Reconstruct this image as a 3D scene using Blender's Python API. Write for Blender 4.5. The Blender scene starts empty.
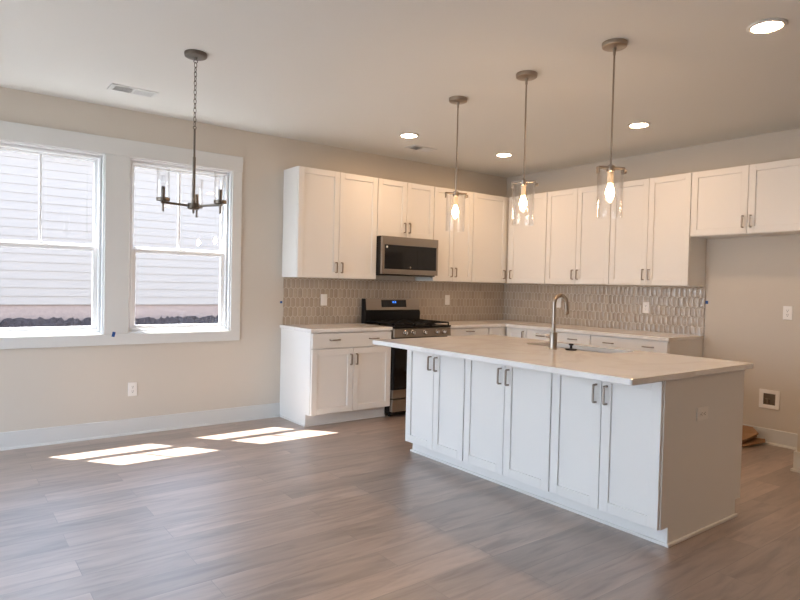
import bpy, bmesh, math, random
from mathutils import Vector, Matrix
random.seed(7)
S = bpy.context.scene
COL = S.collection
PI = math.pi
R = math.radians

# ------------------------------------------------------------------ camera, sky, sun, exposure
CAM = Vector((-5.8403, -5.4932, 1.3271))
yaw, pitch, roll, FPX = R(-37.0819), R(-1.4195), R(1.3166), 608.22
fw = Vector((-math.sin(yaw)*math.cos(pitch), math.cos(yaw)*math.cos(pitch), math.sin(pitch)))
rt = Vector((math.cos(yaw), math.sin(yaw), 0)); up = rt.cross(fw)
r2 = math.cos(roll)*rt + math.sin(roll)*up; u2 = -math.sin(roll)*rt + math.cos(roll)*up
cd = bpy.data.cameras.new('camera'); cam = bpy.data.objects.new('camera', cd); COL.objects.link(cam)
cam.matrix_world = Matrix(((r2.x, u2.x, -fw.x, CAM.x), (r2.y, u2.y, -fw.y, CAM.y), (r2.z, u2.z, -fw.z, CAM.z), (0, 0, 0, 1)))
cd.sensor_width = 36; cd.lens = FPX*36/800; cd.clip_start = .05; cd.clip_end = 200
S.camera = cam

SKY_STRENGTH = 4.8
SUN_STRENGTH = 27.0
LAMP_COLOR = (1.0, .63, .35)
DOWNLIGHT = 118.0
PENDANT_BULB = 110.0
EXPOSURE = 0.5

S.view_settings.view_transform = 'Standard'; S.view_settings.look = 'None'
S.view_settings.gamma = 1; S.view_settings.use_curve_mapping = False
S.view_settings.exposure = EXPOSURE

wd = bpy.data.worlds.new('sky'); S.world = wd; wd.use_nodes = True
nt = wd.node_tree; nt.nodes.clear()
o_ = nt.nodes.new('ShaderNodeOutputWorld'); b_ = nt.nodes.new('ShaderNodeBackground')
tc = nt.nodes.new('ShaderNodeTexCoord'); sx = nt.nodes.new('ShaderNodeSeparateXYZ'); rp = nt.nodes.new('ShaderNodeValToRGB')
rp.color_ramp.elements[0].position = 0.0; rp.color_ramp.elements[0].color = (.82, .91, 1.0, 1)
rp.color_ramp.elements[1].position = .7; rp.color_ramp.elements[1].color = (.42, .64, 1.0, 1)
nt.links.new(tc.outputs['Generated'], sx.inputs[0]); nt.links.new(sx.outputs['Z'], rp.inputs[0])
nt.links.new(rp.outputs[0], b_.inputs['Color']); b_.inputs['Strength'].default_value = SKY_STRENGTH
nt.links.new(b_.outputs[0], o_.inputs[0])

sd = bpy.data.lights.new('sun', 'SUN'); sd.energy = SUN_STRENGTH; sd.angle = R(.53); sd.color = (1, .96, .9)
sun = bpy.data.objects.new('sun', sd); COL.objects.link(sun)
sun.rotation_mode = 'QUATERNION'
sun.rotation_quaternion = Vector((.345, -.445, -1)).normalized().to_track_quat('-Z', 'Y')
sun.location = (-6, 6, 12)

# ------------------------------------------------------------------ materials
def mat(name, color, rough=.5, metal=0, bump=0, bscale=60, spec=None, coat=0, vary=0):
    m = bpy.data.materials.new(name); m.use_nodes = True
    n = m.node_tree.nodes; l = m.node_tree.links; p = n['Principled BSDF']
    p.inputs['Base Color'].default_value = (*color, 1); p.inputs['Roughness'].default_value = rough
    p.inputs['Metallic'].default_value = metal
    if spec is not None: p.inputs['Specular IOR Level'].default_value = spec
    if coat: p.inputs['Coat Weight'].default_value = coat; p.inputs['Coat Roughness'].default_value = .1
    t = n.new('ShaderNodeTexCoord'); no = n.new('ShaderNodeTexNoise'); no.inputs['Scale'].default_value = bscale
    l.new(t.outputs['Object'], no.inputs['Vector'])
    if bump:
        b = n.new('ShaderNodeBump'); b.inputs['Strength'].default_value = bump; b.inputs['Distance'].default_value = .002
        l.new(no.outputs['Fac'], b.inputs['Height']); l.new(b.outputs[0], p.inputs['Normal'])
    if vary:
        mx = n.new('ShaderNodeMix'); mx.data_type = 'RGBA'
        mx.inputs[6].default_value = (*[c*(1-vary) for c in color], 1); mx.inputs[7].default_value = (*[min(1, c*(1+vary)) for c in color], 1)
        l.new(no.outputs['Fac'], mx.inputs[0]); l.new(mx.outputs[2], p.inputs['Base Color'])
    return m

def glass(name, refl_min=.03, refl_max=.6, tint=(1, 1, 1), blend=.25):
    m = bpy.data.materials.new(name); m.use_nodes = True
    n = m.node_tree.nodes; l = m.node_tree.links; n.clear()
    o = n.new('ShaderNodeOutputMaterial'); t = n.new('ShaderNodeBsdfTransparent'); g = n.new('ShaderNodeBsdfGlossy')
    t.inputs[0].default_value = (*tint, 1); g.inputs['Roughness'].default_value = .02
    w = n.new('ShaderNodeLayerWeight'); w.inputs[0].default_value = blend
    mr = n.new('ShaderNodeMapRange'); mr.inputs[3].default_value = refl_min; mr.inputs[4].default_value = refl_max
    l.new(w.outputs['Facing'], mr.inputs[0])
    mx = n.new('ShaderNodeMixShader'); l.new(mr.outputs[0], mx.inputs[0]); l.new(t.outputs[0], mx.inputs[1]); l.new(g.outputs[0], mx.inputs[2])
    l.new(mx.outputs[0], o.inputs[0]); return m

def emit(name, color, s):
    m = bpy.data.materials.new(name); m.use_nodes = True
    n = m.node_tree.nodes; l = m.node_tree.links; n.clear()
    o = n.new('ShaderNodeOutputMaterial'); e = n.new('ShaderNodeEmission')
    e.inputs[0].default_value = (*color, 1); e.inputs[1].default_value = s; l.new(e.outputs[0], o.inputs[0]); return m

def mth(n, l, op, a, b=None, c=None):
    x = n.new('ShaderNodeMath'); x.operation = op
    for i, v in enumerate((a, b, c)):
        if v is None: continue
        if isinstance(v, (int, float)): x.inputs[i].default_value = v
        else: l.new(v, x.inputs[i])
    return x.outputs[0]

M = {}
M['wall'] = mat('greige wall paint', (.655, .605, .535), .75, bump=.15, bscale=250)
M['ceiling'] = mat('ceiling paint', (.755, .76, .735), .85, bump=.1, bscale=200)
M['trim'] = mat('white trim paint', (.71, .72, .71), .4, bump=.05, bscale=40)
M['vinyl'] = mat('white window vinyl', (.86, .87, .88), .35, bump=.03)
M['cab'] = mat('white cabinet paint', (.82, .81, .785), .38, bump=.05, bscale=90)
M['cabin'] = mat('cabinet box white', (.72, .70, .68), .5, bump=.05)
M['nickel'] = mat('brushed nickel', (.38, .33, .28), .32, 1, bump=.08, bscale=400)
M['pull'] = mat('dark nickel pull', (.33, .28, .24), .35, 1, bump=.05, bscale=300)
M['bronze'] = mat('aged bronze', (.17, .145, .12), .38, .85, bump=.1, bscale=200)
M['steel'] = mat('stainless steel', (.32, .28, .24), .30, 1, bump=.05, bscale=300)
M['chrome'] = mat('bright steel knob', (.62, .58, .54), .22, 1, bump=.03)
M['black'] = mat('black enamel', (.008, .008, .009), .3, spec=.25, bump=.02)
M['iron'] = mat('cast iron', (.009, .009, .009), .6, spec=.2, bump=.3, bscale=120)
M['bglass'] = mat('black glass', (.006, .006, .007), .06, spec=.35, bump=.01)
M['plate'] = mat('white plastic plate', (.90, .88, .85), .35, bump=.02)
M['slot'] = mat('dark slot', (.03, .03, .03), .6, bump=.02)
M['tape'] = mat('blue painters tape', (.02, .09, .30), .7, bump=.2)
M['card'] = mat('brown cardboard', (.33, .19, .10), .8, bump=.2, bscale=80, vary=.15)
M['candle'] = mat('cream candle sleeve', (.85, .62, .38), .5, bump=.02)
M['pane'] = glass('window glass', .04, .35)
M['shade'] = glass('clear glass shade', .012, .6, (1, 1, 1), .2)
M['bulbglass'] = glass('clear bulb glass', .08, .6)
M['bulb'] = emit('lit filament bulb', LAMP_COLOR, PENDANT_BULB)
M['lens'] = emit('lit downlight lens', LAMP_COLOR, DOWNLIGHT)
M['led'] = emit('blue clock digits', (.05, .25, 1), 2.0)
M['socket'] = mat('pale socket sleeve', (.85, .70, .50), .4, bump=.02)

def counter_mat():
    m = mat('white marbled quartz', (.8, .77, .72), .13, spec=.5)
    n = m.node_tree.nodes; l = m.node_tree.links; p = n['Principled BSDF']
    t = n.new('ShaderNodeTexCoord'); a = n.new('ShaderNodeTexNoise'); a.inputs['Scale'].default_value = 1.6; a.inputs['Detail'].default_value = 6; a.inputs['Distortion'].default_value = 1.4
    l.new(t.outputs['Object'], a.inputs['Vector'])
    r = n.new('ShaderNodeValToRGB'); e = r.color_ramp.elements
    e[0].position = .42; e[0].color = (.92, .91, .895, 1); e[1].position = .58; e[1].color = (.91, .90, .885, 1)
    k = e.new(.5); k.color = (.85, .83, .805, 1)
    l.new(a.outputs['Fac'], r.inputs[0])
    f = n.new('ShaderNodeTexNoise'); f.inputs['Scale'].default_value = 260; l.new(t.outputs['Object'], f.inputs['Vector'])
    mx = n.new('ShaderNodeMix'); mx.data_type = 'RGBA'; mx.blend_type = 'MULTIPLY'; mx.inputs[0].default_value = .12
    l.new(r.outputs[0], mx.inputs[6]); l.new(f.outputs['Color'], mx.inputs[7]); l.new(mx.outputs[2], p.inputs['Base Color'])
    return m
M['counter'] = counter_mat()

def floor_mat():
    m = mat('grey oak vinyl plank', (.3, .24, .2), .40, spec=1.0, coat=1)
    m.node_tree.nodes['Principled BSDF'].inputs['Coat Roughness'].default_value = .42; m.node_tree.nodes['Principled BSDF'].inputs['Coat IOR'].default_value = 1.7
    n = m.node_tree.nodes; l = m.node_tree.links; p = n['Principled BSDF']
    t = n.new('ShaderNodeTexCoord')
    br = n.new('ShaderNodeTexBrick'); br.offset = .37; br.offset_frequency = 2
    br.inputs['Scale'].default_value = 1; br.inputs['Brick Width'].default_value = 1.22; br.inputs['Row Height'].default_value = .18
    br.inputs['Mortar Size'].default_value = .0016; br.inputs['Mortar Smooth'].default_value = .3
    br.inputs['Color1'].default_value = (.0, .0, .0, 1); br.inputs['Color2'].default_value = (1, 1, 1, 1); br.inputs['Mortar'].default_value = (.5, .5, .5, 1)
    l.new(t.outputs['Object'], br.inputs['Vector'])
    # wood grain, shifted plank by plank
    sep = n.new('ShaderNodeSeparateXYZ'); l.new(t.outputs['Object'], sep.inputs[0])
    cmb = n.new('ShaderNodeCombineXYZ')
    l.new(mth(n, l, 'MULTIPLY', sep.outputs['X'], 1.6), cmb.inputs['X']); l.new(mth(n, l, 'MULTIPLY', sep.outputs['Y'], 11.), cmb.inputs['Y'])
    rv = n.new('ShaderNodeRGBToBW'); l.new(br.outputs['Color'], rv.inputs[0])
    l.new(mth(n, l, 'MULTIPLY', rv.outputs[0], 37.), cmb.inputs['Z'])
    g = n.new('ShaderNodeTexNoise'); g.inputs['Scale'].default_value = 1.5; g.inputs['Detail'].default_value = 7; g.inputs['Roughness'].default_value = .58; g.inputs['Distortion'].default_value = .7
    l.new(cmb.outputs[0], g.inputs['Vector'])
    r = n.new('ShaderNodeValToRGB'); e = r.color_ramp.elements
    e[0].position = .30; e[0].color = (.185, .128, .100, 1); e[1].position = .70; e[1].color = (.40, .305, .248, 1)
    k = e.new(.5); k.color = (.315, .232, .186, 1)
    l.new(g.outputs['Fac'], r.inputs[0])
    tint = n.new('ShaderNodeMapRange'); tint.inputs[3].default_value = .80; tint.inputs[4].default_value = 1.2
    l.new(rv.outputs[0], tint.inputs[0])
    mx = n.new('ShaderNodeMix'); mx.data_type = 'RGBA'; mx.blend_type = 'MULTIPLY'; mx.inputs[0].default_value = 1
    l.new(r.outputs[0], mx.inputs[6]); l.new(tint.outputs[0], mx.inputs[7])
    mo = n.new('ShaderNodeMix'); mo.data_type = 'RGBA'; l.new(mth(n, l, 'MULTIPLY', br.outputs['Fac'], .65), mo.inputs[0])
    l.new(mx.outputs[2], mo.inputs[6]); mo.inputs[7].default_value = (.10, .075, .06, 1)
    l.new(mo.outputs[2], p.inputs['Base Color'])
    b = n.new('ShaderNodeBump'); b.inputs['Strength'].default_value = .25; b.inputs['Distance'].default_value = .003
    hh = mth(n, l, 'SUBTRACT', mth(n, l, 'MULTIPLY', g.outputs['Fac'], .25), br.outputs['Fac'])
    l.new(hh, b.inputs['Height']); l.new(b.outputs[0], p.inputs['Normal'])
    return m
M['floor'] = floor_mat()

def tile_mat():
    """picket (long hexagon) tiles standing upright, pale grout; object x across, z up"""
    W, P, K = .0520, .094, .62          # tile width, row pitch, slope of the pointed ends
    c = P/2 + K*W/4
    m = mat('beige picket tile', (.52, .43, .34), .14, spec=.65, coat=.6)
    m.node_tree.nodes['Principled BSDF'].inputs['Coat Roughness'].default_value = .09; m.node_tree.nodes['Principled BSDF'].inputs['Coat IOR'].default_value = 1.65
    n = m.node_tree.nodes; l = m.node_tree.links; p = n['Principled BSDF']
    t = n.new('ShaderNodeTexCoord'); s = n.new('ShaderNodeSeparateXYZ'); l.new(t.outputs['Object'], s.inputs[0])
    def lat(ox, oz):
        fx = mth(n, l, 'DIVIDE', mth(n, l, 'SUBTRACT', s.outputs['X'], ox), W); fz = mth(n, l, 'DIVIDE', mth(n, l, 'SUBTRACT', s.outputs['Z'], oz), 2*P)
        ix = mth(n, l, 'ROUND', fx); iz = mth(n, l, 'ROUND', fz)
        ax = mth(n, l, 'MULTIPLY', mth(n, l, 'ABSOLUTE', mth(n, l, 'SUBTRACT', fx, ix)), W)
        az = mth(n, l, 'MULTIPLY', mth(n, l, 'ABSOLUTE', mth(n, l, 'SUBTRACT', fz, iz)), 2*P)
        d1 = mth(n, l, 'DIVIDE', ax, W/2); d2 = mth(n, l, 'DIVIDE', mth(n, l, 'ADD', az, mth(n, l, 'MULTIPLY', ax, K)), c)
        # gap to the edge in metres
        g1 = mth(n, l, 'SUBTRACT', W/2, ax); g2 = mth(n, l, 'MULTIPLY', mth(n, l, 'SUBTRACT', c, mth(n, l, 'ADD', az, mth(n, l, 'MULTIPLY', ax, K))), .85)
        return mth(n, l, 'MINIMUM', g1, g2), mth(n, l, 'ADD', mth(n, l, 'MULTIPLY', ix, 1.37), mth(n, l, 'MULTIPLY', iz, 7.91 + ox))
    ga, ia = lat(0, 0); gb, ib = lat(W/2, P)
    first = mth(n, l, 'GREATER_THAN', ga, gb)
    gap = mth(n, l, 'MAXIMUM', ga, gb)
    idn = mth(n, l, 'ADD', mth(n, l, 'MULTIPLY', first, ia), mth(n, l, 'MULTIPLY', mth(n, l, 'SUBTRACT', 1, first), mth(n, l, 'ADD', ib, .53)))
    wn = n.new('ShaderNodeTexWhiteNoise'); wn.noise_dimensions = '1D'; l.new(idn, wn.inputs['W'])
    face = n.new('ShaderNodeMapRange'); face.interpolation_type = 'SMOOTHSTEP'
    face.inputs[1].default_value = .0018; face.inputs[2].default_value = .0038; l.new(gap, face.inputs[0])
    ca = n.new('ShaderNodeMix'); ca.data_type = 'RGBA'; l.new(wn.outputs['Value'], ca.inputs[0])
    ca.inputs[6].default_value = (.43, .355, .28, 1); ca.inputs[7].default_value = (.50, .42, .335, 1)
    cb = n.new('ShaderNodeMix'); cb.data_type = 'RGBA'; l.new(face.outputs[0], cb.inputs[0])
    cb.inputs[6].default_value = (.57, .50, .42, 1); l.new(ca.outputs[2], cb.inputs[7]); l.new(cb.outputs[2], p.inputs['Base Color'])
    ro = n.new('ShaderNodeMapRange'); ro.inputs[3].default_value = .7; ro.inputs[4].default_value = .14; l.new(face.outputs[0], ro.inputs[0]); l.new(ro.outputs[0], p.inputs['Roughness'])
    pil = n.new('ShaderNodeMapRange'); pil.interpolation_type = 'SMOOTHSTEP'; pil.inputs[1].default_value = .001; pil.inputs[2].default_value = .014; l.new(gap, pil.inputs[0])
    wv = n.new('ShaderNodeTexNoise'); wv.inputs['Scale'].default_value = 22; l.new(t.outputs['Object'], wv.inputs['Vector'])
    h = mth(n, l, 'ADD', pil.outputs[0], mth(n, l, 'MULTIPLY', wv.outputs['Fac'], 3.2))
    b = n.new('ShaderNodeBump'); b.inputs['Strength'].default_value = .8; b.inputs['Distance'].default_value = .003
    l.new(h, b.inputs['Height']); l.new(b.outputs[0], p.inputs['Normal']); l.new(b.outputs[0], p.inputs['Coat Normal'])
    return m
M['tile'] = tile_mat()

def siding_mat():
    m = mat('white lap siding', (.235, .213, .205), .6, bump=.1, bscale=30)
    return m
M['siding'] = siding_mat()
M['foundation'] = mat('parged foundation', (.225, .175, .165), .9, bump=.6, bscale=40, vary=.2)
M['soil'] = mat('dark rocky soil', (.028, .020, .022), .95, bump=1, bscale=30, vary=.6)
M['ground'] = mat('bare ground', (.14, .145, .14), .95, bump=.5, bscale=20, vary=.3)

# ------------------------------------------------------------------ mesh helpers
def box(bm, x0, x1, y0, y1, z0, z1, bev=0, seg=1):
    v = [bm.verts.new((x, y, z)) for x in (x0, x1) for y in (y0, y1) for z in (z0, z1)]
    F = [bm.faces.new([v[i] for i in q]) for q in ((0, 1, 3, 2), (4, 6, 7, 5), (0, 4, 5, 1), (2, 3, 7, 6), (0, 2, 6, 4), (1, 5, 7, 3))]
    if bev:
        es = {e for f in F for e in f.edges}
        bmesh.ops.bevel(bm, geom=list(es), offset=bev, segments=seg, affect='EDGES', profile=.5)

def lathe(bm, prof, c=(0, 0, 0), seg=28, axis='z', closed=False):
    """prof: (radius, height) pairs; r=0 closes the end"""
    def P(r, h, a):
        u, w = r*math.cos(a), r*math.sin(a)
        q = (u, w, h) if axis == 'z' else ((h, u, w) if axis == 'x' else (w, h, u))
        return (c[0]+q[0], c[1]+q[1], c[2]+q[2])
    rings = []
    for r, h in prof:
        rings.append([bm.verts.new(P(0, h, 0))] if r < 1e-6 else [bm.verts.new(P(r, h, 2*PI*i/seg)) for i in range(seg)])
    pairs = list(zip(rings, rings[1:])) + ([(rings[-1], rings[0])] if closed else [])
    for a, b in pairs:
        for i in range(seg):
            j = (i+1) % seg
            if len(a) == 1 and len(b) == 1: continue
            if len(a) == 1: bm.faces.new((a[0], b[j], b[i]))
            elif len(b) == 1: bm.faces.new((a[i], a[j], b[0]))
            else: bm.faces.new((a[i], a[j], b[j], b[i]))

def tube(bm, pts, rad, seg=12, caps=True, cyc=False, twist=0):
    pts = [Vector(p) for p in pts]; n = len(pts); rings = []
    rad = rad if isinstance(rad, (list, tuple)) else [rad]*n
    ref = None
    for i, p in enumerate(pts):
        if cyc: t = (pts[(i+1) % n]-pts[i-1]).normalized()
        else: t = ((pts[min(i+1, n-1)]-pts[max(i-1, 0)])).normalized()
        if ref is None:
            ref = Vector((0, 0, 1)) if abs(t.z) < .9 else Vector((1, 0, 0))
        ref = (ref - t*ref.dot(t)).normalized(); q = t.cross(ref)
        rings.append([bm.verts.new(p + rad[i]*(math.cos(2*PI*k/seg+twist)*ref + math.sin(2*PI*k/seg+twist)*q)) for k in range(seg)])
    for i in range(n if cyc else n-1):
        a, b = rings[i], rings[(i+1) % n]
        for k in range(seg): bm.faces.new((a[k], a[(k+1) % seg], b[(k+1) % seg], b[k]))
    if caps and not cyc:
        bm.faces.new(rings[0][::-1]); bm.faces.new(rings[-1])

def prism(bm, poly, z0, z1, bev=0, seg=2):
    """extrude an xy polygon between z0 and z1"""
    lo = [bm.verts.new((x, y, z0)) for x, y in poly]; hi = [bm.verts.new((x, y, z1)) for x, y in poly]; n = len(poly)
    F = [bm.faces.new(lo[::-1]), bm.faces.new(hi)] + [bm.faces.new((lo[i], lo[(i+1) % n], hi[(i+1) % n], hi[i])) for i in range(n)]
    if bev:
        bmesh.ops.bevel(bm, geom=list({e for f in F[:2] for e in f.edges}), offset=bev, segments=seg, affect='EDGES', profile=.5)

def obj(name, bm, m, parent=None, smooth=False, loc=None):
    me = bpy.data.meshes.new(name)
    bmesh.ops.remove_doubles(bm, verts=bm.verts, dist=1e-6)
    bmesh.ops.recalc_face_normals(bm, faces=bm.faces); bm.to_mesh(me); bm.free()
    me.materials.append(M[m] if isinstance(m, str) else m)
    if smooth:
        me.polygons.foreach_set('use_smooth', [True]*len(me.polygons)); me.set_sharp_from_angle(angle=R(35))
    o = bpy.data.objects.new(name, me); COL.objects.link(o)
    if parent: o.parent = parent
    if loc: o.location = loc
    return o

def tag(o, label=None, cat=None, group=None, kind=None):
    if label: o['label'] = label
    if cat: o['category'] = cat
    if group: o['group'] = group
    if kind: o['kind'] = kind
    return o

def thing(name, label, cat, loc=(0, 0, 0), rz=0, group=None):
    o = bpy.data.objects.new(name, None); o.empty_display_size = .1; COL.objects.link(o)
    o.location = loc; o.rotation_euler = (0, 0, rz)
    return tag(o, label, cat, group)

def copy_tree(o, parent=None):
    c = o.copy(); COL.objects.link(c)
    if parent: c.parent = parent
    for ch in list(o.children): copy_tree(ch, c)
    return c

def bx(name, m, parent, *a, bev=0, seg=1):
    bm = bmesh.new(); box(bm, *a, bev, seg); return obj(name, bm, m, parent)

RB = -PI/2       # things that face the -x side (along the right wall)

# ------------------------------------------------------------------ room shell
CH = 2.743
XW, YW = -8.0, -9.0          # left and rear walls
bm = bmesh.new(); box(bm, XW-.15, .15, YW-.15, .18, -.12, 0)
tag(obj('floor', bm, 'floor'), 'grey brown oak plank floor', 'floor', kind='structure')
bm = bmesh.new(); box(bm, XW-.15, .15, YW-.15, .18, CH, CH+3.0)  # extra thickness added as an unseen upper storey, keeping sky off the siding
tag(obj('ceiling', bm, 'ceiling'), 'plain pale ceiling', 'ceiling', kind='structure')

def wall_holes(name, label, length, holes, loc, rz, th=.16):
    """wall in local x (0..length), inner face at y=0, thickness outwards (+y); holes (x0,x1,z0,z1)"""
    xs = sorted({0, length, *[h[0] for h in holes], *[h[1] for h in holes]}); zs = sorted({0, CH, *[h[2] for h in holes], *[h[3] for h in holes]})
    bm = bmesh.new()
    V = {}
    def v(i, j, k):
        if (i, j, k) not in V: V[(i, j, k)] = bm.verts.new((xs[i], k*th, zs[j]))
        return V[(i, j, k)]
    solid = {}
    for i in range(len(xs)-1):
        for j in range(len(zs)-1):
            mx, mz = (xs[i]+xs[i+1])/2, (zs[j]+zs[j+1])/2
            solid[(i, j)] = not any(h[0] < mx < h[1] and h[2] < mz < h[3] for h in holes)
    for (i, j), s in solid.items():
        if not s: continue
        bm.faces.new((v(i, j, 0), v(i+1, j, 0), v(i+1, j+1, 0), v(i, j+1, 0)))
        bm.faces.new((v(i, j, 1), v(i, j+1, 1), v(i+1, j+1, 1), v(i+1, j, 1)))
        for (di, dj, a, b) in ((-1, 0, (i, j), (i, j+1)), (1, 0, (i+1, j), (i+1, j+1)), (0, -1, (i, j), (i+1, j)), (0, 1, (i, j+1), (i+1, j+1))):
            if not solid.get((i+di, j+dj), False):
                bm.faces.new((v(*a, 0), v(*b, 0), v(*b, 1), v(*a, 1)))
    o = obj(name, bm, 'wall'); o.location = loc; o.rotation_euler = (0, 0, rz)
    return tag(o, label, 'wall', kind='structure')

W2 = (-4.575, -3.680); W1 = (-5.658, -4.763); WZ = (.862, 2.348)
wall_holes('wall_back', 'greige wall with the two windows and the range', -XW, [(W1[0]-XW, W1[1]-XW, *WZ), (W2[0]-XW, W2[1]-XW, *WZ)], (XW, 0, 0), 0)
wall_holes('wall_right', 'greige wall behind the sink run and fridge space', -YW, [], (0, 0, 0), RB, .15)
LH = [(4.4, 8.8, .05, 2.5)]
wall_holes('wall_left', 'greige wall across the room', -YW, LH, (XW, YW, 0), PI/2, .15)
RH = []
wall_holes('wall_front', 'greige wall behind the viewer', -XW, RH, (0, YW, 0), PI, .15)
bm = bmesh.new(); box(bm, -.72, 0, -3.82, -3.690, 0, CH)
tag(obj('wall_end', bm, 'wall'), 'short greige wall end closing the fridge space', 'wall', kind='structure')

# baseboards with shoe moulding (local x run, face towards -y)
def baseboard(name, length, loc, rz, h=.135, label='white baseboard'):
    bm = bmesh.new(); box(bm, 0, length, -.016, 0, 0, h, .003)
    sh = [(0, 0), (0, .018)] + [(-.014*math.sin(a)-.0, .018*math.cos(a)) for a in [PI/8, PI/4, 3*PI/8]] + [(-.014, 0)]
    a = [bm.verts.new((0, -.016+y, z)) for y, z in sh]; b = [bm.verts.new((length, -.016+y, z)) for y, z in sh]
    for i in range(len(sh)): j = (i+1) % len(sh); bm.faces.new((a[i], a[j], b[j], b[i]))
    bm.faces.new(a); bm.faces.new(b[::-1])
    o = obj(name, bm, 'trim'); o.location = loc; o.rotation_euler = (0, 0, rz)
    return tag(o, label, 'baseboard', kind='structure')
baseboard('baseboard_back', -XW-3.158, (XW, 0, 0), 0, label='white baseboard under the windows')
baseboard('baseboard_right', 1.05, (0, -2.622, 0), RB, label='white baseboard in the fridge space')
bm = bmesh.new()
prism(bm, [(-.04, -3.674), (-.736, -3.674), (-.736, -3.836), (-.04, -3.836), (-.04, -3.8205), (-.7205, -3.8205), (-.7205, -3.6895), (-.04, -3.6895)], 0, .15)
prism(bm, [(-.04, -3.661), (-.749, -3.661), (-.749, -3.849), (-.04, -3.849), (-.04, -3.8365), (-.7365, -3.8365), (-.7365, -3.6735), (-.04, -3.6735)], 0, .018)
tag(obj('baseboard_end', bm, 'trim'), 'white baseboard wrapping the wall end', 'baseboard', kind='structure')
baseboard('baseboard_left', 1.2, (XW, YW, 0), PI/2, label='white baseboard of the far left wall')

# ------------------------------------------------------------------ windows
def ring(bm, x0, x1, z0, z1, w, y0, y1, bev=.002, wt=None, wb=None):
    wt = w if wt is None else wt; wb = w if wb is None else wb
    box(bm, x0, x0+w, y0, y1, z0, z1, bev); box(bm, x1-w, x1, y0, y1, z0, z1, bev)
    box(bm, x0+w, x1-w, y0, y1, z1-wt, z1, bev); box(bm, x0+w, x1-w, y0, y1, z0, z0+wb, bev)

def window(n, x, label):
    w = x[1]-x[0]; H = WZ[1]-WZ[0]
    t = thing('window_%d' % n, label, 'window', (x[0], 0, WZ[0])); t['kind'] = 'structure'
    bm = bmesh.new()
    ring(bm, 0, w, 0, H, .014, .0, .05, .001)                                   # wooden jamb
    ring(bm, .014, w-.014, .014, H-.014, .026, .045, .135)                      # vinyl frame
    ring(bm, .026, w-.026, .026, H-.026, .010, .034, .046, .001)
    obj('window_frame', bm, 'vinyl', t)
    mz = .725
    bm = bmesh.new(); ring(bm, .04, w-.04, .03, mz, .034, .055, .088, .003, wt=.036, wb=.036)
    ls = obj('lower_sash', bm, 'vinyl', t)
    bx('pane', 'pane', ls, .074, w-.074, .071, .073, .066, mz-.036)
    bm = bmesh.new(); ring(bm, .04, w-.04, mz-.03, H-.03, .024, .092, .125, .003, wt=.026, wb=.05)
    us = obj('upper_sash', bm, 'vinyl', t)
    bx('pane', 'pane', us, .064, w-.064, .107, .109, mz+.02, H-.056)
    bx('muntin', 'vinyl', us, w/2-.010, w/2+.010, .098, .118, mz+.02, H-.056, bev=.003)
    bm = bmesh.new(); box(bm, w/2-.028, w/2+.028, .062, .088, mz, mz+.010, .003); box(bm, w/2-.012, w/2+.02, .066, .084, mz+.01, mz+.02, .003)
    obj('sash_lock', bm, 'vinyl', ls)
    return t
window(1, W1, 'white double-hung window at the left edge')
window(2, W2, 'white double-hung window behind the chandelier')

# picture-frame casing round both windows, with a taller head board
bm = bmesh.new()
CX0, CX1 = W1[0]-.093, -3.597
box(bm, CX0, W1[0], -.018, -.0005, WZ[0], WZ[1], .002); box(bm, W2[1], CX1+.01, -.018, -.0005, WZ[0], WZ[1], .002)
box(bm, W1[1], W2[0], -.018, -.0005, WZ[0], WZ[1], .002)
box(bm, CX0, CX1+.01, -.018, -.0005, .770, WZ[0], .002)
tag(obj('trim_1', bm, 'trim'), 'white flat casing around both windows', 'window trim', kind='structure')
bm = bmesh.new(); box(bm, CX0-.02, -3.585, -.026, -.0005, WZ[1], 2.488, .002)
tag(obj('trim_2', bm, 'trim'), 'white head board across both window tops', 'window trim', kind='structure')

# glazed openings of the far walls (behind and left of the viewer)
def far_glazing(n, label, w, h, loc, rz, cols):
    t = thing('window_%d' % n, label, 'window', loc, rz); t['kind'] = 'structure'
    bm = bmesh.new(); ring(bm, 0, w, 0, h, .06, .03, .11)
    for i in range(1, cols): box(bm, w*i/cols-.05, w*i/cols+.05, .03, .11, .06, h-.06, .002)
    obj('window_frame', bm, 'vinyl', t)
    for i in range(cols): bx('pane', 'pane', t, w*i/cols+.05, w*(i+1)/cols-.05, .068, .07, .06, h-.06)
far_glazing(3, 'wide glazed patio door in the left wall', 4.4, 2.45, (XW, YW+4.4, .05), PI/2, 3)

# ------------------------------------------------------------------ outside
bm = bmesh.new(); box(bm, -30, 20, -30, 30, -.45, -.35)
tag(obj('ground_outside', bm, 'ground'), 'bare ground outside the house', 'ground', kind='structure')
h = thing('neighbouring_house', 'white lap-sided house seen through both windows', 'house', (-5, 4.0, -.35))
bm = bmesh.new()
x0, x1 = -9., 9.; z = 1.30; EXP = .114
prof = []
while z < 3.4:
    prof += [(-.010, z), (-.003, z+EXP)]; z += EXP
a = [bm.verts.new((x0, y, zz)) for y, zz in prof]; b = [bm.verts.new((x1, y, zz)) for y, zz in prof]
for i in range(len(prof)-1): bm.faces.new((a[i], b[i], b[i+1], a[i+1]))
box(bm, x0, x1, .0, .25, 1.30, 3.45)
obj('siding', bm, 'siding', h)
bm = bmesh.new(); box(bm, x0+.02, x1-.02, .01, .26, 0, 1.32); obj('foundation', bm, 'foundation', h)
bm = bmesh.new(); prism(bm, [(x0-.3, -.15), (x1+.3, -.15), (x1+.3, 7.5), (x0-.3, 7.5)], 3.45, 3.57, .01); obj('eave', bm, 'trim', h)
bm = bmesh.new(); box(bm, x0, x1, .26, 7.2, 0, 3.45); obj('house_body', bm, 'siding', h)

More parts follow.
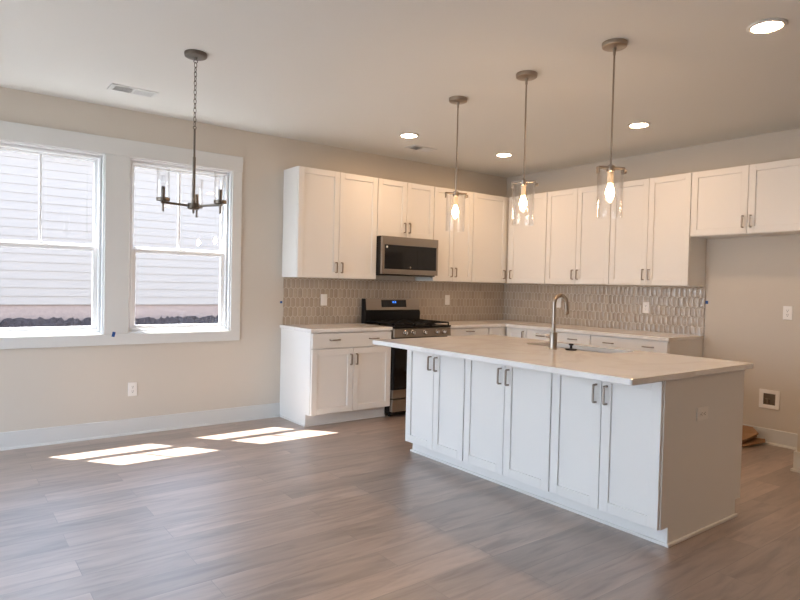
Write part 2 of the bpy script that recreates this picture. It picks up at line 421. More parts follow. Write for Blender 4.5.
bm = bmesh.new()                                                              # soil bank against the foundation
nx, ny = 330, 26
rng = random.Random(3)
g = []
for i in range(nx+1):
    row = []
    for j in range(ny+1):
        x = -11 + 12.*i/nx; f = j/ny; y = 2.3 + 1.65*f
        z = -.37 + 1.11*min(1, f*1.05)**.8 + (0 if j in (0,) else rng.uniform(-.03, .04) + .006*math.sin(x*3.1+f*4) + .004*math.sin(x*7.7+1))
        row.append(bm.verts.new((x + rng.uniform(-.015, .015), y + rng.uniform(-.03, .03), z)))
    g.append(row)
for i in range(nx):
    for j in range(ny): bm.faces.new((g[i][j], g[i+1][j], g[i+1][j+1], g[i][j+1]))
tag(obj('soil_bank', bm, 'soil'), 'dark rocky soil bank below the white siding', 'soil', kind='stuff')

# ------------------------------------------------------------------ cabinets
def shaker(x0, x1, z0, z1, yf, th=.02, rail=.057, slab=False):
    """door front in the local xz plane, its back at y=yf, facing -y"""
    bm = bmesh.new()
    if slab:
        box(bm, x0, x1, yf-th, yf, z0, z1, .002); return bm
    box(bm, x0+rail-.004, x1-rail+.004, yf-th+.011, yf, z0+rail-.004, z1-rail+.004)
    box(bm, x0, x0+rail, yf-th, yf, z0, z1, .0015); box(bm, x1-rail, x1, yf-th, yf, z0, z1, .0015)
    box(bm, x0+rail, x1-rail, yf-th, yf, z1-rail, z1, .0015); box(bm, x0+rail, x1-rail, yf-th, yf, z0, z0+rail, .0015)
    return bm

def pull(x, z, y, vertical=True, L=.108, r=.0052):
    """arched square bar pull standing off the face at y"""
    k = L/2-.005; s = .03
    P = [(-k, 0), (-k, -s+.004), (-k+.004, -s), (k-.004, -s), (k, -s+.004), (k, 0)]
    bm = bmesh.new()
    pts = [(x, y+d, z+u) if vertical else (x+u, y+d, z) for u, d in P]
    tube(bm, pts, r*1.3, seg=4, twist=PI/4)
    return bm

def cabinet(name, label, group, loc, rz, w, d, z0, z1, fronts, toe=0, cat='cabinet', body=True, side_panel=None):
    """fronts: (kind 'door'|'drawer', x0,x1,z0,z1, [(hx,hz,vertical)...])"""
    t = thing(name, label, cat, loc, rz, group)
    bm = bmesh.new()
    box(bm, 0, w, -d, -.004, z0+toe, z1, .001)
    if toe: box(bm, 0, w, -d+.075, -.004, z0, z0+toe)
    obj('cabinet_body', bm, 'cab', t)
    for kind, a, b, c, e, hs in fronts:
        f = obj(kind, shaker(a, b, c, e, -d-.0005, slab=(kind != 'door')), 'cab', t)
        for hx, hz, vert in hs: obj('handle', pull(hx, hz, -d-.0205, vert), 'pull', f, True)
    return t

G = .004
def pair(w, z0, z1, hz, lo=0.0, hi=None):
    m = w/2
    return [('door', G, m-G/2, z0, z1, [(m-.032, hz, True)]), ('door', m+G/2, w-G, z0, z1, [(m+.032, hz, True)])]

UD = .298                                  # upper box depth, doors add .02
UB, UT, FB, MB = 1.378, 2.428, 1.835, 1.830
XA = [-3.157, -2.245, -1.483, -.884]
hz = UB+.105
GU = 'white upper wall cabinets'
def upper(label, loc, rz, w, zb, fr): return cabinet('wall_cabinet', label, GU, loc, rz, w, UD, zb, UT, fr)
upper('white two-door wall cabinet at the free left end beside the windows', (XA[0], 0, 0), 0, XA[1]-XA[0]-.001, UB, pair(XA[1]-XA[0], UB+G, UT-G, hz))
upper('short white two-door wall cabinet directly above the microwave', (XA[1], 0, 0), 0, XA[2]-XA[1]-.001, MB, pair(XA[2]-XA[1], MB+G, UT-G, MB+.105))
upper('narrow white two-door wall cabinet right of the microwave, behind the farthest pendant', (XA[2], 0, 0), 0, XA[3]-XA[2]-.001, UB, pair(XA[3]-XA[2], UB+G, UT-G, hz))
w = -XA[3]-.323
upper('white single-door wall cabinet on the range wall in the corner', (XA[3], 0, 0), 0, -XA[3]-.006, UB, [('door', G, w-.004, UB+G, UT-G, [(w-.036, hz, True)])])
YB = [-.323, -.928, -1.761, -2.603, -3.600]
w = YB[0]-YB[1]
upper('white single-door wall cabinet on the sink wall in the corner, behind the middle pendant', (0, YB[0], 0), RB, w-.001, UB, [('door', .052, w-G, UB+G, UT-G, [(.090, hz, True)])])
w = YB[1]-YB[2]
upper('white two-door wall cabinet next to the corner cabinet on the sink wall', (0, YB[1], 0), RB, w-.001, UB, pair(w, UB+G, UT-G, hz))
w = YB[2]-YB[3]
upper('white two-door wall cabinet above the right end of the tiled splash', (0, YB[2], 0), RB, w-.001, UB, pair(w, UB+G, UT-G, hz))
w = YB[3]-YB[4]
fc = upper('short white two-door wall cabinet high above the empty fridge space', (0, YB[3], 0), RB, w-.001, FB, pair(w, FB+G, UT-G, FB+.105))
bx('filler_strip', 'cab', fc, w+.0005, w+.089, -UD-.02, -.004, FB, UT, bev=.001)

CT, CTH = .908, .032                       # counter top height, thickness
BT = CT-CTH
BD = .61
xr0, xr1 = -2.2576, -1.4925               # range gap
GB = 'white base cabinets along the walls'
x0 = -3.153; w = xr0-x0
t = cabinet('base_cabinet', 'white base cabinet with one wide drawer and two doors left of the range', GB, (x0, 0, 0), 0, w, BD, 0, BT,
        [('drawer', G, w-G, .728, BT-.012, [(w*.265, .803, False), (w*.755, .803, False)])] + pair(w, .118, .718, .612), toe=.115)
bm = bmesh.new()
box(bm, -.0155, -.0045, -BD+.076, -.04, 0, .016, .003); box(bm, -.0155, w, -BD+.062, -BD+.0745, 0, .016, .003)
obj('shoe_moulding', bm, 'cab', t)
bm = bmesh.new(); P = [(-BD-.0, .115), (-BD+.075, .115), (-BD+.075, 0), (-.005, 0), (-.005, BT), (-BD, BT)]
a = [bm.verts.new((-.004, y, z)) for y, z in P]; b = [bm.verts.new((-.0004, y, z)) for y, z in P]
for i in range(6): bm.faces.new((a[i], a[(i+1) % 6], b[(i+1) % 6], b[i]))
bm.faces.new(a); bm.faces.new(b[::-1]); obj('side_panel', bm, 'cab', t)
x0 = xr1; w = -.895-x0
cabinet('base_cabinet', 'white drawer base cabinet right of the range, mostly hidden by the island', GB, (x0, 0, 0), 0, w-.001, BD, 0, BT,
        [('drawer', G, w-G, .728, BT-.012, [(w*.5, .835, False)])] + pair(w, .118, .718, .612), toe=.115)
cabinet('base_cabinet', 'narrow white corner base cabinet without handles on the range wall', GB, (-.895, 0, 0), 0, .889, BD, 0, BT,
        [('door', G, .255, .118, BT-.012, [])], toe=.115)
w = .945-.632
cabinet('base_cabinet', 'narrow white base cabinet with an upright pull on the sink wall', GB, (0, -.632, 0), RB, w-.001, BD, 0, BT,
        [('door', .026, w-G, .118, BT-.012, [(w-.036, .79, True)])], toe=.115)
w = 1.784-.945
cabinet('base_cabinet', 'white wide drawer base cabinet behind the faucet', GB, (0, -.945, 0), RB, w-.001, BD, 0, BT,
        [('drawer', G, w-G, .728, BT-.012, [(w*.25, .808, False), (w*.75, .808, False)])] + pair(w, .118, .718, .612), toe=.115)
w = 2.603-1.784
cabinet('base_cabinet', 'white wide drawer base cabinet at the fridge end of the sink wall', GB, (0, -1.784, 0), RB, w, BD, 0, BT,
        [('drawer', G, w-G, .728, BT-.012, [(w*.26, .808, False), (w*.77, .808, False)])] + pair(w, .118, .718, .612), toe=.115)

# ------------------------------------------------------------------ wall counters
bm = bmesh.new(); prism(bm, [(-3.1735, -.642), (xr0-.001, -.642), (xr0-.001, -.009), (-3.1735, -.009)], BT, CT, .003)
tag(obj('countertop', bm, 'counter'), 'short pale quartz countertop left of the range', 'countertop')
bm = bmesh.new(); prism(bm, [(xr1+.001, -.642), (-.642, -.642), (-.642, -2.616), (-.009, -2.616), (-.009, -.009), (xr1+.001, -.009)], BT, CT, .003)
tag(obj('countertop', bm, 'counter'), 'L-shaped pale quartz countertop turning the corner under the tile', 'countertop')

# backsplashes
bm = bmesh.new(); box(bm, 0, 3.138-.009, -.0085, -.0005, CT-.03, UB+.0)
o = obj('backsplash', bm, 'tile'); o.location = (-3.138, 0, 0); tag(o, 'beige picket tile backsplash behind the range', 'backsplash', 'picket tile backsplashes')
bm = bmesh.new(); box(bm, 0, 2.612, -.0085, -.0005, CT-.03, UB)
o = obj('backsplash', bm, 'tile'); o.rotation_euler = (0, 0, RB); tag(o, 'beige picket tile backsplash on the sink wall behind the faucet', 'backsplash', 'picket tile backsplashes')

# ------------------------------------------------------------------ range
def build_range():
    W = .755; t = thing('range', 'stainless and black gas range between the base cabinets', 'range', (xr0+.005, -.009, 0))
    bx('range_body', 'black', t, 0, W, -.60, -.02, .03, .895, bev=.003)
    for sx in (.04, W-.04):
        for sy in (-.55, -.08):
            bm = bmesh.new(); lathe(bm, [(0, 0), (.018, 0), (.018, .012), (.01, .015), (.01, .04), (0, .04)], (sx, sy, 0), 12); obj('foot', bm, 'black', t)
    # oven door
    bm = bmesh.new(); box(bm, 0, W, -.645, -.602, .275, .785, .004); d = obj('oven_door', bm, 'black', t)
    bx('door_glass', 'bglass', d, .02, W-.02, -.649, -.6452, .285, .74, bev=.002)
    bx('door_trim', 'steel', d, 0, W, -.648, -.603, .19, .2745, bev=.003)
    bm = bmesh.new(); tube(bm, [(.06, -.645, .755), (.06, -.69, .755)], .009); tube(bm, [(W-.06, -.645, .755), (W-.06, -.69, .755)], .009)
    tube(bm, [(.03, -.692, .755), (W-.03, -.692, .755)], .012); obj('oven_handle', bm, 'steel', d, True)
    bx('drawer', 'steel', t, 0, W, -.645, -.602, .055, .178, bev=.004)
    # control panel with five knobs
    bm = bmesh.new()
    P = [(-.60, .80), (-.655, .80), (-.645, .888), (-.60, .888)]
    a = [bm.verts.new((0, y, z)) for y, z in P]; b = [bm.verts.new((W, y, z)) for y, z in P]
    for i in range(4): bm.faces.new((a[i], a[(i+1) % 4], b[(i+1) % 4], b[i]))
    bm.faces.new(a); bm.faces.new(b[::-1])
    bmesh.ops.bevel(bm, geom=list(bm.edges), offset=.003, segments=1, affect='EDGES')
    cp = obj('control_panel', bm, 'steel', t)
    for kx in (.135, .232, .39, .555, .645):
        bm = bmesh.new(); lathe(bm, [(0, 0), (.024, 0), (.024, -.006), (.020, -.010), (.0185, -.032), (.016, -.036), (0, -.036)], (kx, -.651, .846), 20, axis='y')
        box(bm, kx-.004, kx+.004, -.694, -.685, .830, .862, .001)
        obj('knob', bm, 'chrome', cp, True)
    # cooktop, burners, grates
    bm = bmesh.new(); box(bm, -.002, W+.002, -.652, -.118, .893, .912, .006, 2); ct = obj('cooktop', bm, 'black', t)
    for cx, cy, rr in ((.16, -.50, .05), (.16, -.23, .04), (W/2, -.365, .055), (W-.16, -.50, .045), (W-.16, -.23, .038)):
        bm = bmesh.new(); lathe(bm, [(rr+.015, .9121), (rr+.012, .920), (rr, .922), (rr, .930), (rr-.006, .935), (0, .935)], (cx, cy, 0), 24); obj('burner', bm, 'iron', ct, True)
    for gx0, gx1 in ((.02, .262), (.268, W-.268), (W-.262, W-.02)):
        bm = bmesh.new(); zt = .947; zb_ = .934; k = .011
        for y in (-.635, -.14): box(bm, gx0, gx1, y-k/2, y+k/2, zb_, zt, .002)
        for x in (gx0+k/2, gx1-k/2): box(bm, x-k/2, x+k/2, -.635, -.14, zb_, zt, .002)
        for y in (-.50, -.365, -.23): box(bm, gx0, gx1, y-k/2, y+k/2, zb_, zt, .002)
        box(bm, (gx0+gx1)/2-k/2, (gx0+gx1)/2+k/2, -.635, -.14, zb_, zt, .002)
        for x in (gx0+k/2, gx1-k/2):
            for y in (-.635, -.365, -.14): box(bm, x-k/2, x+k/2, y-k/2, y+k/2, .912, zb_)
        obj('grate', bm, 'iron', t)
    # backguard
    bm = bmesh.new()
    P = [(-.04, .90), (-.120, .90), (-.120, 1.03), (-.107, 1.05), (-.090, 1.172), (-.04, 1.172)]
    a = [bm.verts.new((.014, y, z)) for y, z in P]; b = [bm.verts.new((W, y, z)) for y, z in P]
    for i in range(6): bm.faces.new((a[i], a[(i+1) % 6], b[(i+1) % 6], b[i]))
    bm.faces.new(a); bm.faces.new(b[::-1]); bg = obj('backguard', bm, 'black', t)
    bm = bmesh.new()
    def face(x0, x1, z0, z1, off, th):
        def yy(z): return -.107+(z-1.05)*(.017/.122)
        q = [(x0, yy(z0)-off, z0), (x1, yy(z0)-off, z0), (x1, yy(z1)-off, z1), (x0, yy(z1)-off, z1)]
        fr = [bm.verts.new(p) for p in q]; bk = [bm.verts.new((p[0], p[1]+th, p[2])) for p in q]
        bm.faces.new(fr); bm.faces.new(bk[::-1])
        for i in range(4): bm.faces.new((fr[i], bk[i], bk[(i+1) % 4], fr[(i+1) % 4]))
    face(.030, W-.004, 1.052, 1.172, .005, .004); obj('fascia', bm, 'steel', bg)
    bm = bmesh.new(); face(.228, .565, 1.082, 1.160, .0075, .002); dp = obj('display', bm, 'bglass', bg)
    bm = bmesh.new()
    for i, gx in enumerate((.375, .387, .405, .417)):
        face(gx, gx+.008, 1.127, 1.131, .0085, .0008); face(gx, gx+.008, 1.141, 1.145, .0085, .0008)
        face(gx+.006, gx+.008, 1.127, 1.145, .0085, .0008)
        if i % 2: face(gx, gx+.002, 1.127, 1.145, .0085, .0008)
    face(.398, .4005, 1.131, 1.1335, .0085, .0008); face(.398, .4005, 1.138, 1.1405, .0085, .0008)
    obj('clock_digits', bm, 'led', dp)
build_range()

# ------------------------------------------------------------------ microwave (hung under the short cabinet)
def build_microwave():
    W = .756; t = thing('microwave', 'stainless over-the-range microwave with black glass door', 'microwave', (XA[1]+.004, -.004, 1.425))
    H = MB-1.425-.002
    bm = bmesh.new(); box(bm, 0, W, -.375, -.006, .012, H, .002); box(bm, .03, W-.03, -.385, -.03, .0, .012); obj('microwave_body', bm, 'black', t)
    bm = bmesh.new()
    y0, y1 = -.402, -.3755
    gz0, gz1, gx0, gx1 = .065, H-.088, .036, W-.026
    box(bm, 0, W, y0, y1, .012, gz0, .002); box(bm, 0, W, y0, y1, gz1, H, .002)
    box(bm, 0, gx0, y0, y1, gz0, gz1, .002); box(bm, gx1, W, y0, y1, gz0, gz1, .002)
    d = obj('door', bm, 'steel', t)
    bx('door_glass', 'bglass', d, gx0, gx1, y0+.001, y1, gz0, gz1)
    bx('control_strip', 'bglass', d, W*.62, gx1-.001, y0-.0005, y0+.001, gz0+.001, gz1-.001)
    bm = bmesh.new(); lathe(bm, [(0, 0), (.012, 0), (.012, -.001), (0, -.001)], (gx0+.028, y0+.0005, gz1-.022), 18, 'y'); obj('sticker', bm, 'plate', d)
    bm = bmesh.new(); lathe(bm, [(0, 0), (.010, 0), (.010, -.001), (0, -.001)], (.375, y0+.0005, gz0+.024), 18, 'y'); obj('emblem', bm, 'nickel', d)
    bm = bmesh.new()
    for i in range(16): box(bm, .06+i*.04, .09+i*.04, -.378, -.3, -.003, .0, 0)
    obj('vent_grille', bm, 'steel', t)
build_microwave()

# ------------------------------------------------------------------ island
IX0, IX1, IY0, IY1 = -3.238, -1.952, -1.712, -3.878
FX = -2.895                                # face of the cabinet boxes, doors reach -2.915
yl = [-1.728, -2.392, -3.150, -3.840]
GI = 'white two-door cabinets on the seating side of the island'
names = ['white two-door island cabinet at the range end, lit bluish', 'white two-door island cabinet in the middle of the row', 'white two-door island cabinet at the near end, next to the outlet panel']
for i in range(3):
    w = yl[i]-yl[i+1]
    t = thing('island_cabinet', names[i], 'cabinet', (FX+.28, yl[i], 0), RB, GI)
    bx('cabinet_body', 'cab', t, 0, w-.001, -.28, 0, .1005, BT-.001)
    m = w/2
    for a, b, hx in ((G, m-G/2, m-.034), (m+G/2, w-G+(.010 if i == 2 else 0), m+.034)):
        f = obj('door', shaker(a, b, .102, BT-.004, -.2805), 'cab', t)
        obj('handle', pull(hx, .748, -.3005, True, .108), 'pull', f, True)
# panelled ends, sink side and toe kick
t = thing('island_panelling', 'white flat end panel and toe kick of the kitchen island', 'panel', (-2.45, -2.79, 0))
def ib(name, m, x0, x1, y0, y1, z0, z1, bev=.001): return bx(name, m, t, x0+2.45, x1+2.45, y0+2.79, y1+2.79, z0, z1, bev=bev)
bm = bmesh.new()
def end_panel(y0, y1):
    bm = bmesh.new()
    P = [(-2.895, .1005), (-2.825, .1005), (-2.825, 0), (-2.075, 0), (-2.075, .1005), (-2.012, .1005), (-2.012, BT-.0005), (-2.895, BT-.0005)]
    a = [bm.verts.new((x+2.45, y0+2.79, z)) for x, z in P]; b = [bm.verts.new((x+2.45, y1+2.79, z)) for x, z in P]
    for i in range(8): bm.faces.new((a[i], a[(i+1) % 8], b[(i+1) % 8], b[i]))
    bm.faces.new(a); bm.faces.new(b[::-1]); return obj('end_panel', bm, 'cab', t)
end_panel(-3.852, -3.8405); end_panel(-1.7275, -1.716)
ib('toe_kick', 'cab', -2.825, -2.812, -3.8402, -1.7278, 0, .1)
ib('sink_side_panel', 'cab', -2.03, -2.012, -3.8402, -1.7278, .1005, BT-.002)
ib('sink_side_toe_kick', 'cab', -2.095, -2.08, -3.8402, -1.7278, 0, .1)
bm = bmesh.new()
for (x0, x1, y0, y1) in ((-2.839, -2.8255, -3.866, -1.702), (-2.825, -2.062, -3.866, -3.8525), (-2.825, -2.062, -1.7155, -1.702)):
    box(bm, x0+2.45, x1+2.45, y0+2.79, y1+2.79, 0, .018, .004, 2)
obj('shoe_moulding', bm, 'cab', t)

SX0, SX1, SY0, SY1 = -2.345, -2.035, -3.15, -2.43     # sink cut-out
def slab_hole(X0, X1, Y0, Y1, hx0, hx1, hy0, hy1, z0, z1, rc=.012):
    bm = bmesh.new()
    def rr(x0, x1, y0, y1, r, n=4):
        P = []
        for cx, cy, a0 in ((x1-r, y1-r, 0), (x0+r, y1-r, 90), (x0+r, y0+r, 180), (x1-r, y0+r, 270)):
            P += [(cx+r*math.cos(R(a0+90*k/n)), cy+r*math.sin(R(a0+90*k/n))) for k in range(n+1)]
        return P
    O, I = rr(X0, X1, Y0, Y1, rc), rr(hx0, hx1, hy0, hy1, .02); n = len(O)
    c = .0025
    Oi = rr(X0+c, X1-c, Y0+c, Y1-c, rc)
    L = lambda P, z: [bm.verts.new((x, y, z)) for x, y in P]
    ring_list = [L(Oi, z0), L(O, z0+c), L(O, z1-c), L(Oi, z1), L(I, z1), L(I, z0)]
    for a, b in zip(ring_list, ring_list[1:]+ring_list[:1]):
        for i in range(n): bm.faces.new((a[i], a[(i+1) % n], b[(i+1) % n], b[i]))
    return bm
o = obj('island_countertop', slab_hole(IX0, IX1, IY1, IY0, SX0, SX1, SY0, SY1, BT, CT), 'counter')
tag(o, 'large white quartz island countertop with deep overhang and sink', 'countertop')

# undermount sink
t = thing('sink', 'stainless undermount sink cut into the island top', 'sink', ((SX0+SX1)/2, (SY0+SY1)/2, BT))
bm = bmesh.new(); hx, hy = (SX1-SX0)/2+.006, (SY1-SY0)/2+.006; T = .004; D = -.215
box(bm, -hx-T, -hx, -hy-T, hy+T, D, -.001); box(bm, hx, hx+T, -hy-T, hy+T, D, -.001)
box(bm, -hx, hx, -hy-T, -hy, D, -.001); box(bm, -hx, hx, hy, hy+T, D, -.001); box(bm, -hx-T, hx+T, -hy-T, hy+T, D-T, D)
obj('basin', bm, mat('dark sink steel', (.07, .06, .05), .5, .8, bump=.05), t)
bm = bmesh.new(); lathe(bm, [(0, D+.001), (.03, D+.001), (.045, D+.004), (.056, D+.001)], (0, 0, 0), 24); obj('drain', bm, 'nickel', t, True)

# faucet
t = thing('faucet', 'tall brushed nickel gooseneck faucet on the island beside the sink', 'faucet', (-2.455, -2.784, CT))
bm = bmesh.new(); lathe(bm, [(0, 0), (.030, 0), (.030, .004), (.0265, .007), (.026, .112), (.024, .116), (.0135, .118), (0, .118)], (0, 0, 0), 28); obj('faucet_body', bm, 'nickel', t, True)
bm = bmesh.new(); RR = .058
pts = [(0, 0, .115), (0, 0, .2), (0, 0, .315)] + [(RR-RR*math.cos(R(a)), -.012*(1-math.cos(R(a)))/2, .315+RR*math.sin(R(a))) for a in range(12, 181, 12)] + [(2*RR+.003, -.012, .29)]
tube(bm, pts, .0135, 16); obj('spout', bm, 'nickel', t, True)
bm = bmesh.new(); tube(bm, [(2*RR+.003, -.012, .292), (2*RR+.006, -.012, .27), (2*RR+.009, -.012, .245), (2*RR+.010, -.012, .238)], [.0145, .0155, .0155, .011], 16); obj('spray_head', bm, 'nickel', t, True)
bm = bmesh.new(); tube(bm, [(0, .02, .084), (0, .056, .086)], .013, 16); tube(bm, [(0, .05, .087), (-.01, .09, .091), (-.025, .135, .097)], [.0055, .005, .0045], 10); obj('lever', bm, 'nickel', t, True)
# stopper left on the counter edge
t = thing('sink_stopper', 'black sink stopper standing on the counter beside the faucet', 'stopper', (-2.39, -2.885, CT))
bm = bmesh.new(); lathe(bm, [(0, 0), (.036, 0), (.040, .004), (.038, .009), (.015, .012), (.010, .014), (0, .014)], seg=26); obj('stopper_disc', bm, 'black', t, True)
bm = bmesh.new(); lathe(bm, [(0, .012), (.009, .013), (.0085, .03), (.017, .034), (.017, .042), (.012, .045), (0, .045)], seg=20); obj('knob', bm, 'black', t, True)

# ------------------------------------------------------------------ outlets and plates
def outlet(label, loc, rz, horizontal=False, style='duplex'):
    t = thing('outlet', label, 'outlet', loc, rz, 'white wall outlets')
    a, b = (.0365, .059)
    T = (lambda x0, x1, y0, y1, z0, z1: (z0, z1, y0, y1, x0, x1)) if horizontal else (lambda *q: q)
    bx('cover_plate', 'plate', t, *T(-a, a, -.0065, -.0005, -b, b), bev=.002)
    def sock(zc, hh, ww):
        f = bx('socket', 'plate', t, *T(-ww, ww, -.009, -.0066, zc-hh, zc+hh), bev=.001)
        bm = bmesh.new()
        for q in ([(zc,)] if style == 'duplex' else [(zc-.017,), (zc+.017,)]):
            for sx in (-.007, .005): box(bm, *T(sx, sx+.0025, -.0094, -.0088, q[0]-.001, q[0]+.008))
            box(bm, *T(-.003, .003, -.0094, -.0088, q[0]-.011, q[0]-.006))
        obj('slots', bm, 'slot', f)
    if style == 'duplex':
        sock(.0195, .0145, .0165); sock(-.0195, .0145, .0165)
    elif style == 'decora': sock(0, .033, .0165)
    else:
        f = bx('rocker_switch', 'plate', t, *T(-.0165, .0165, -.0095, -.0066, -.033, .033), bev=.001)
    return t
outlet('white duplex outlet low on the wall under the right window', (-4.53, 0, .386), 0)
outlet('white wall plate on the tile left of the range', (-2.682, -.009, 1.155), 0, style='switch')
outlet('white wall plate on the tile right of the range', (-.985, -.009, 1.160), 0, style='switch')
outlet('white wall plate on the tile seen through the faucet arch', (-.009, -.89, 1.160), RB, style='switch')
outlet('white outlet on the sink wall tile right of the faucet', (-.009, -2.006, 1.152), RB, style='decora')
outlet('white duplex outlet in the empty fridge space', (0, -3.325, 1.162), RB, style='duplex')
outlet('white sideways outlet on the island end panel', (-2.51, -3.852, .661), 0, horizontal=True, style='decora')
# recessed water supply box of the fridge space
t = thing('water_supply_box', 'white framed recessed water box low in the fridge space', 'water box', (0, -3.206, .394), RB)
bm = bmesh.new(); ring(bm, -.083, .083, -.083, .083, .034, -.010, -.0005, .002); obj('box_frame', bm, 'plate', t)
bm = bmesh.new(); box(bm, -.05, .05, -.0022, -.0006, -.05, .05); obj('recess', bm, mat('dark box recess', (.16, .13, .10), .7, bump=.2), t)
bm = bmesh.new(); lathe(bm, [(0, -.02), (.008, -.02), (.008, .02), (0, .02)], (-.01, -.011, -.018), 12); box(bm, -.028, .008, -.015, -.009, -.002, .006, .001); obj('valve', bm, 'nickel', t, True)

# blue tape flags
def tape(label, loc, rz, w, h, tilt=0):
    bm = bmesh.new(); box(bm, -w/2, w/2, -.0012, -.0002, -h/2, h/2)
    o = obj('painters_tape', bm, 'tape'); o.location = loc; o.rotation_euler = (0, tilt, rz)
    tag(o, label, 'tape', 'bits of blue painters tape')
tape('blue tape bit on the casing between the two windows', (-4.688, -.0182, .860), 0, .024, .042, R(12))
tape('dark blue tape dot beside the left end of the tile', (-3.158, 0, 1.130), 0, .026, .022)
tape('dark blue tape dot at the fridge end of the tile', (0, -2.626, 1.228), RB, .026, .030)

# flattened cardboard on the floor of the fridge space
t = thing('cardboard', 'brown flattened cardboard lying in the fridge space', 'cardboard', (-.2, -2.95, 0))
def sheet(name, P, th=.007):
    bm = bmesh.new(); P = [(x+.2, y+2.95, z) for x, y, z in P]
    a = [bm.verts.new(p) for p in P]; b = [bm.verts.new((p[0], p[1], p[2]+th)) for p in P]; n = len(P)
    c = [sum(q)/n for q in zip(*P)]
    bm.faces.new(a[::-1]); bm.faces.new(b)
    for i in range(n): bm.faces.new((a[i], a[(i+1) % n], b[(i+1) % n], b[i]))
    return obj(name, bm, 'card', t)
sheet('bottom_flap', [(-.05, -2.70, .0), (-.045, -3.20, .040), (-.10, -3.225, .028), (-.362, -3.145, .006), (-.372, -2.72, .0)])
sheet('folded_panel', [(-.07, -2.70, .128), (-.07, -3.105, .130), (-.12, -3.177, .092), (-.345, -3.118, .036), (-.345, -2.72, .03)])
sheet('inner_flap', [(-.06, -2.71, .06), (-.06, -3.13, .09), (-.13, -3.17, .07), (-.34, -3.11, .022), (-.34, -2.73, .018)])

# ------------------------------------------------------------------ ceiling fittings
def downlight(label, x, y):
    t = thing('recessed_light', label, 'ceiling light', (x, y, CH), 0, 'recessed ceiling lights')
    bm = bmesh.new(); lathe(bm, [(.072, -.0005), (.095, -.0005), (.096, -.004), (.090, -.010), (.077, -.012), (.072, -.009)], seg=36, closed=True); obj('trim_ring', bm, 'trim', t, True)
    bm = bmesh.new(); lathe(bm, [(0, -.007), (.0725, -.007)], seg=32); obj('lens', bm, 'lens', t)
downlight('small lit recessed ceiling light left of the farthest pendant rod', -2.318, -.915)
downlight('smallest lit recessed ceiling light between the farthest and middle pendant rods', -1.05, -.935)
downlight('lit recessed ceiling light just right of the nearest pendant rod', -1.087, -2.53)
downlight('largest lit recessed ceiling light at the top right', -2.357, -4.048)
downlight('lit recessed ceiling light added out of view behind the viewer', -2.4, -6.3)  # unseen lamp added for warm light on the island end panel
downlight('second lit recessed ceiling light added out of view behind the viewer', -.9, -5.9)  # also added, out of view, for more warm light from behind

def vent(label, c, w, d):
    t = thing('ceiling_vent', label, 'vent', (*c, CH), 0, 'white ceiling air vents')
    bm = bmesh.new(); ring(bm, -w/2, w/2, -d/2, d/2, .026, -.008, -.0005, 0); bmesh.ops.transform(bm, matrix=Matrix.Identity(4), verts=bm.verts)
    for v in bm.verts: v.co = Vector((v.co.x, v.co.z, v.co.y))
    box(bm, -.008, .008, -d/2+.026, d/2-.026, -.008, -.0005); obj('vent_frame', bm, 'trim', t)
    bm = bmesh.new(); box(bm, -w/2+.026, w/2-.026, -d/2+.026, d/2-.026, -.0022, -.0008); obj('duct', bm, 'slot', t)
    bm = bmesh.new(); n = 10; L = (w/2-.036)
    for sgn in (-1, 1):
        for i in range(n):
            cx = sgn*(.012 + L*(i+.5)/n); hw = .008; dz = .003
            q = [(cx-hw*.8, -.003+dz*sgn*1.3), (cx+hw*.8, -.003-dz*sgn*1.3)] if True else None
            v = [bm.verts.new((q[0][0], y, q[0][1]-.004)) for y in (-d/2+.026, d/2-.026)] + [bm.verts.new((q[1][0], y, q[1][1]-.004)) for y in (d/2-.026, -d/2+.026)]
            bm.faces.new(v)
    s = obj('louvres', bm, 'trim', t); so = s.modifiers.new('thick', 'SOLIDIFY'); so.thickness = .001
vent('white ceiling air vent left of the chandelier', (-4.69, -.585), .325, .165)
vent('white ceiling air vent beside a small recessed light near the farthest pendant', (-1.885, -.56), .30, .165)

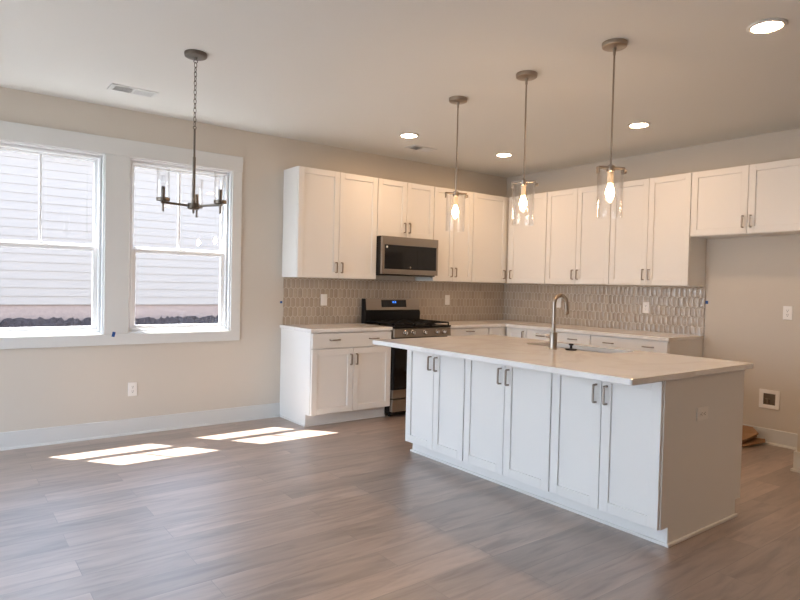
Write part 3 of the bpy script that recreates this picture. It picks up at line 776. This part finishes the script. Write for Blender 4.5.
def pendant(label, x, y, rz, gp='clear glass cylinder pendants over the island'):
    t = thing('pendant_light', label, 'pendant light', (x, y, CH), rz, gp)
    bm = bmesh.new(); lathe(bm, [(0, -.0005), (.070, -.0005), (.071, -.006), (.068, -.024), (.062, -.028), (.012, -.030), (.010, -.045), (.006, -.047), (0, -.047)], seg=36); obj('canopy', bm, 'nickel', t, True)
    bm = bmesh.new(); tube(bm, [(0, 0, -.045), (0, 0, -.07)], .008, 10); tube(bm, [(0, 0, -.07), (0, 0, -.712)], .0055, 10); obj('rod', bm, 'nickel', t, True)
    zt = -.722                                                     # top of the glass
    bm = bmesh.new(); lathe(bm, [(0, zt+.026), (.012, zt+.026), (.024, zt+.018), (.024, zt-.012), (.018, zt-.016), (0, zt-.016)], seg=24)
    box(bm, -.083, .083, -.016, .016, zt+.001, zt+.014, .0015)
    for s in (-1, 1):
        box(bm, s*.0775-.0035, s*.0775+.0035, -.016, .016, zt-.026, zt+.014, .0015)
    obj('crossbar', bm, 'nickel', t)
    bm = bmesh.new(); lathe(bm, [(0, 0), (.011, 0), (.011, .014), (0, .014)], (.081, 0, zt-.010), 14, 'x'); obj('thumb_screw', bm, 'nickel', t, True)
    bm = bmesh.new(); lathe(bm, [(0, zt-.016), (.0165, zt-.016), (.0165, zt-.082), (.012, zt-.085), (0, zt-.085)], seg=20); obj('socket', bm, 'socket', t, True)
    bm = bmesh.new(); lathe(bm, [(0, zt-.083), (.011, zt-.084), (.013, zt-.092), (.0235, zt-.122), (.0255, zt-.138), (.020, zt-.156), (.008, zt-.172), (0, zt-.176)], seg=18); obj('bulb', bm, 'bulb', t, True)
    bm = bmesh.new(); lathe(bm, [(.0725, zt), (.0725, zt-.277), (.069, zt-.277), (.069, zt)], seg=40, closed=True); obj('glass_shade', bm, 'shade', t, True)
cr = math.atan2(rt.y, rt.x)
pendant('clear glass pendant farthest away, hanging nearest the range', -2.730, -2.048, cr+R(8))
pendant('clear glass pendant in the middle of the three', -2.750, -2.738, cr+R(-20))
pendant('clear glass pendant hanging nearest, by the island outlet end', -2.760, -3.403, cr+R(10))

# chandelier
t = thing('chandelier', 'dark bronze three-arm chandelier hanging before the windows', 'chandelier', (-4.574, -1.645, CH), cr+R(23))
bm = bmesh.new(); lathe(bm, [(0, -.0005), (.068, -.0005), (.069, -.006), (.066, -.022), (.058, -.026), (.012, -.028), (.009, -.04), (0, -.041)], seg=36); obj('canopy', bm, 'bronze', t, True)
bm = bmesh.new()
def link(z, rx, rz_, ang, r=.0022):
    P = []
    for k in range(16):
        a = 2*PI*k/16; u = rx*math.cos(a); P.append((u*math.cos(ang), u*math.sin(ang), z + rz_*math.sin(a)))
    tube(bm, P, r, 6, cyc=True)
z = -.050; link(z, .011, .011, 0, .0025); k = 0
zc = -.074
while zc > -.455: link(zc, .0085, .0175, (k % 2)*PI/2 + .5); zc -= .028; k += 1
obj('chain', bm, 'bronze', t, True)
zend = zc+.028-.0175
bm = bmesh.new(); link(zend-.006, .009, .009, 0, .0025); tube(bm, [(0, 0, zend-.012), (0, 0, -.70)], .0062, 12); tube(bm, [(0, 0, -.645), (0, 0, -.93)], .0092, 14); obj('stem', bm, 'bronze', t, True)
HZ = -.951
bm = bmesh.new(); lathe(bm, [(0, .036), (.012, .034), (.012, .02), (.036, .016), (.037, -.014), (.030, -.020), (.008, -.022), (.006, -.044), (0, -.046)], (0, 0, HZ), 28); obj('hub', bm, 'bronze', t, True)
for ang in (80, 200, 320):
    a = R(ang); ca, sa = math.cos(a), math.sin(a); r = .192
    bm = bmesh.new(); tube(bm, [(.03*ca, .03*sa, HZ), (.204*ca, .204*sa, HZ+.004)], .0075, 10); ar = obj('arm', bm, 'bronze', t, True)
    bm = bmesh.new(); lathe(bm, [(0, -.052), (.006, -.050), (.007, .006), (.012, .012), (.038, .012), (.039, .030), (.036, .032), (.012, .032), (0, .033)], (r*ca, r*sa, HZ), 24); obj('cup', bm, 'bronze', ar, True)
    bm = bmesh.new(); lathe(bm, [(0, .033), (.011, .033), (.0115, .096), (.008, .10), (0, .10)], (r*ca, r*sa, HZ), 16); obj('candle_sleeve', bm, 'bronze', ar, True)
    bm = bmesh.new(); lathe(bm, [(0, .099), (.007, .10), (.014, .118), (.015, .13), (.010, .15), (.003, .168), (0, .17)], (r*ca, r*sa, HZ), 14); obj('bulb', bm, 'bulbglass', ar, True)
    bm = bmesh.new(); lathe(bm, [(.0355, .0325), (.0375, .0325), (.0375, .205), (.0355, .205)], (r*ca, r*sa, HZ), 30, closed=True); obj('glass_shade', bm, 'shade', ar, True)
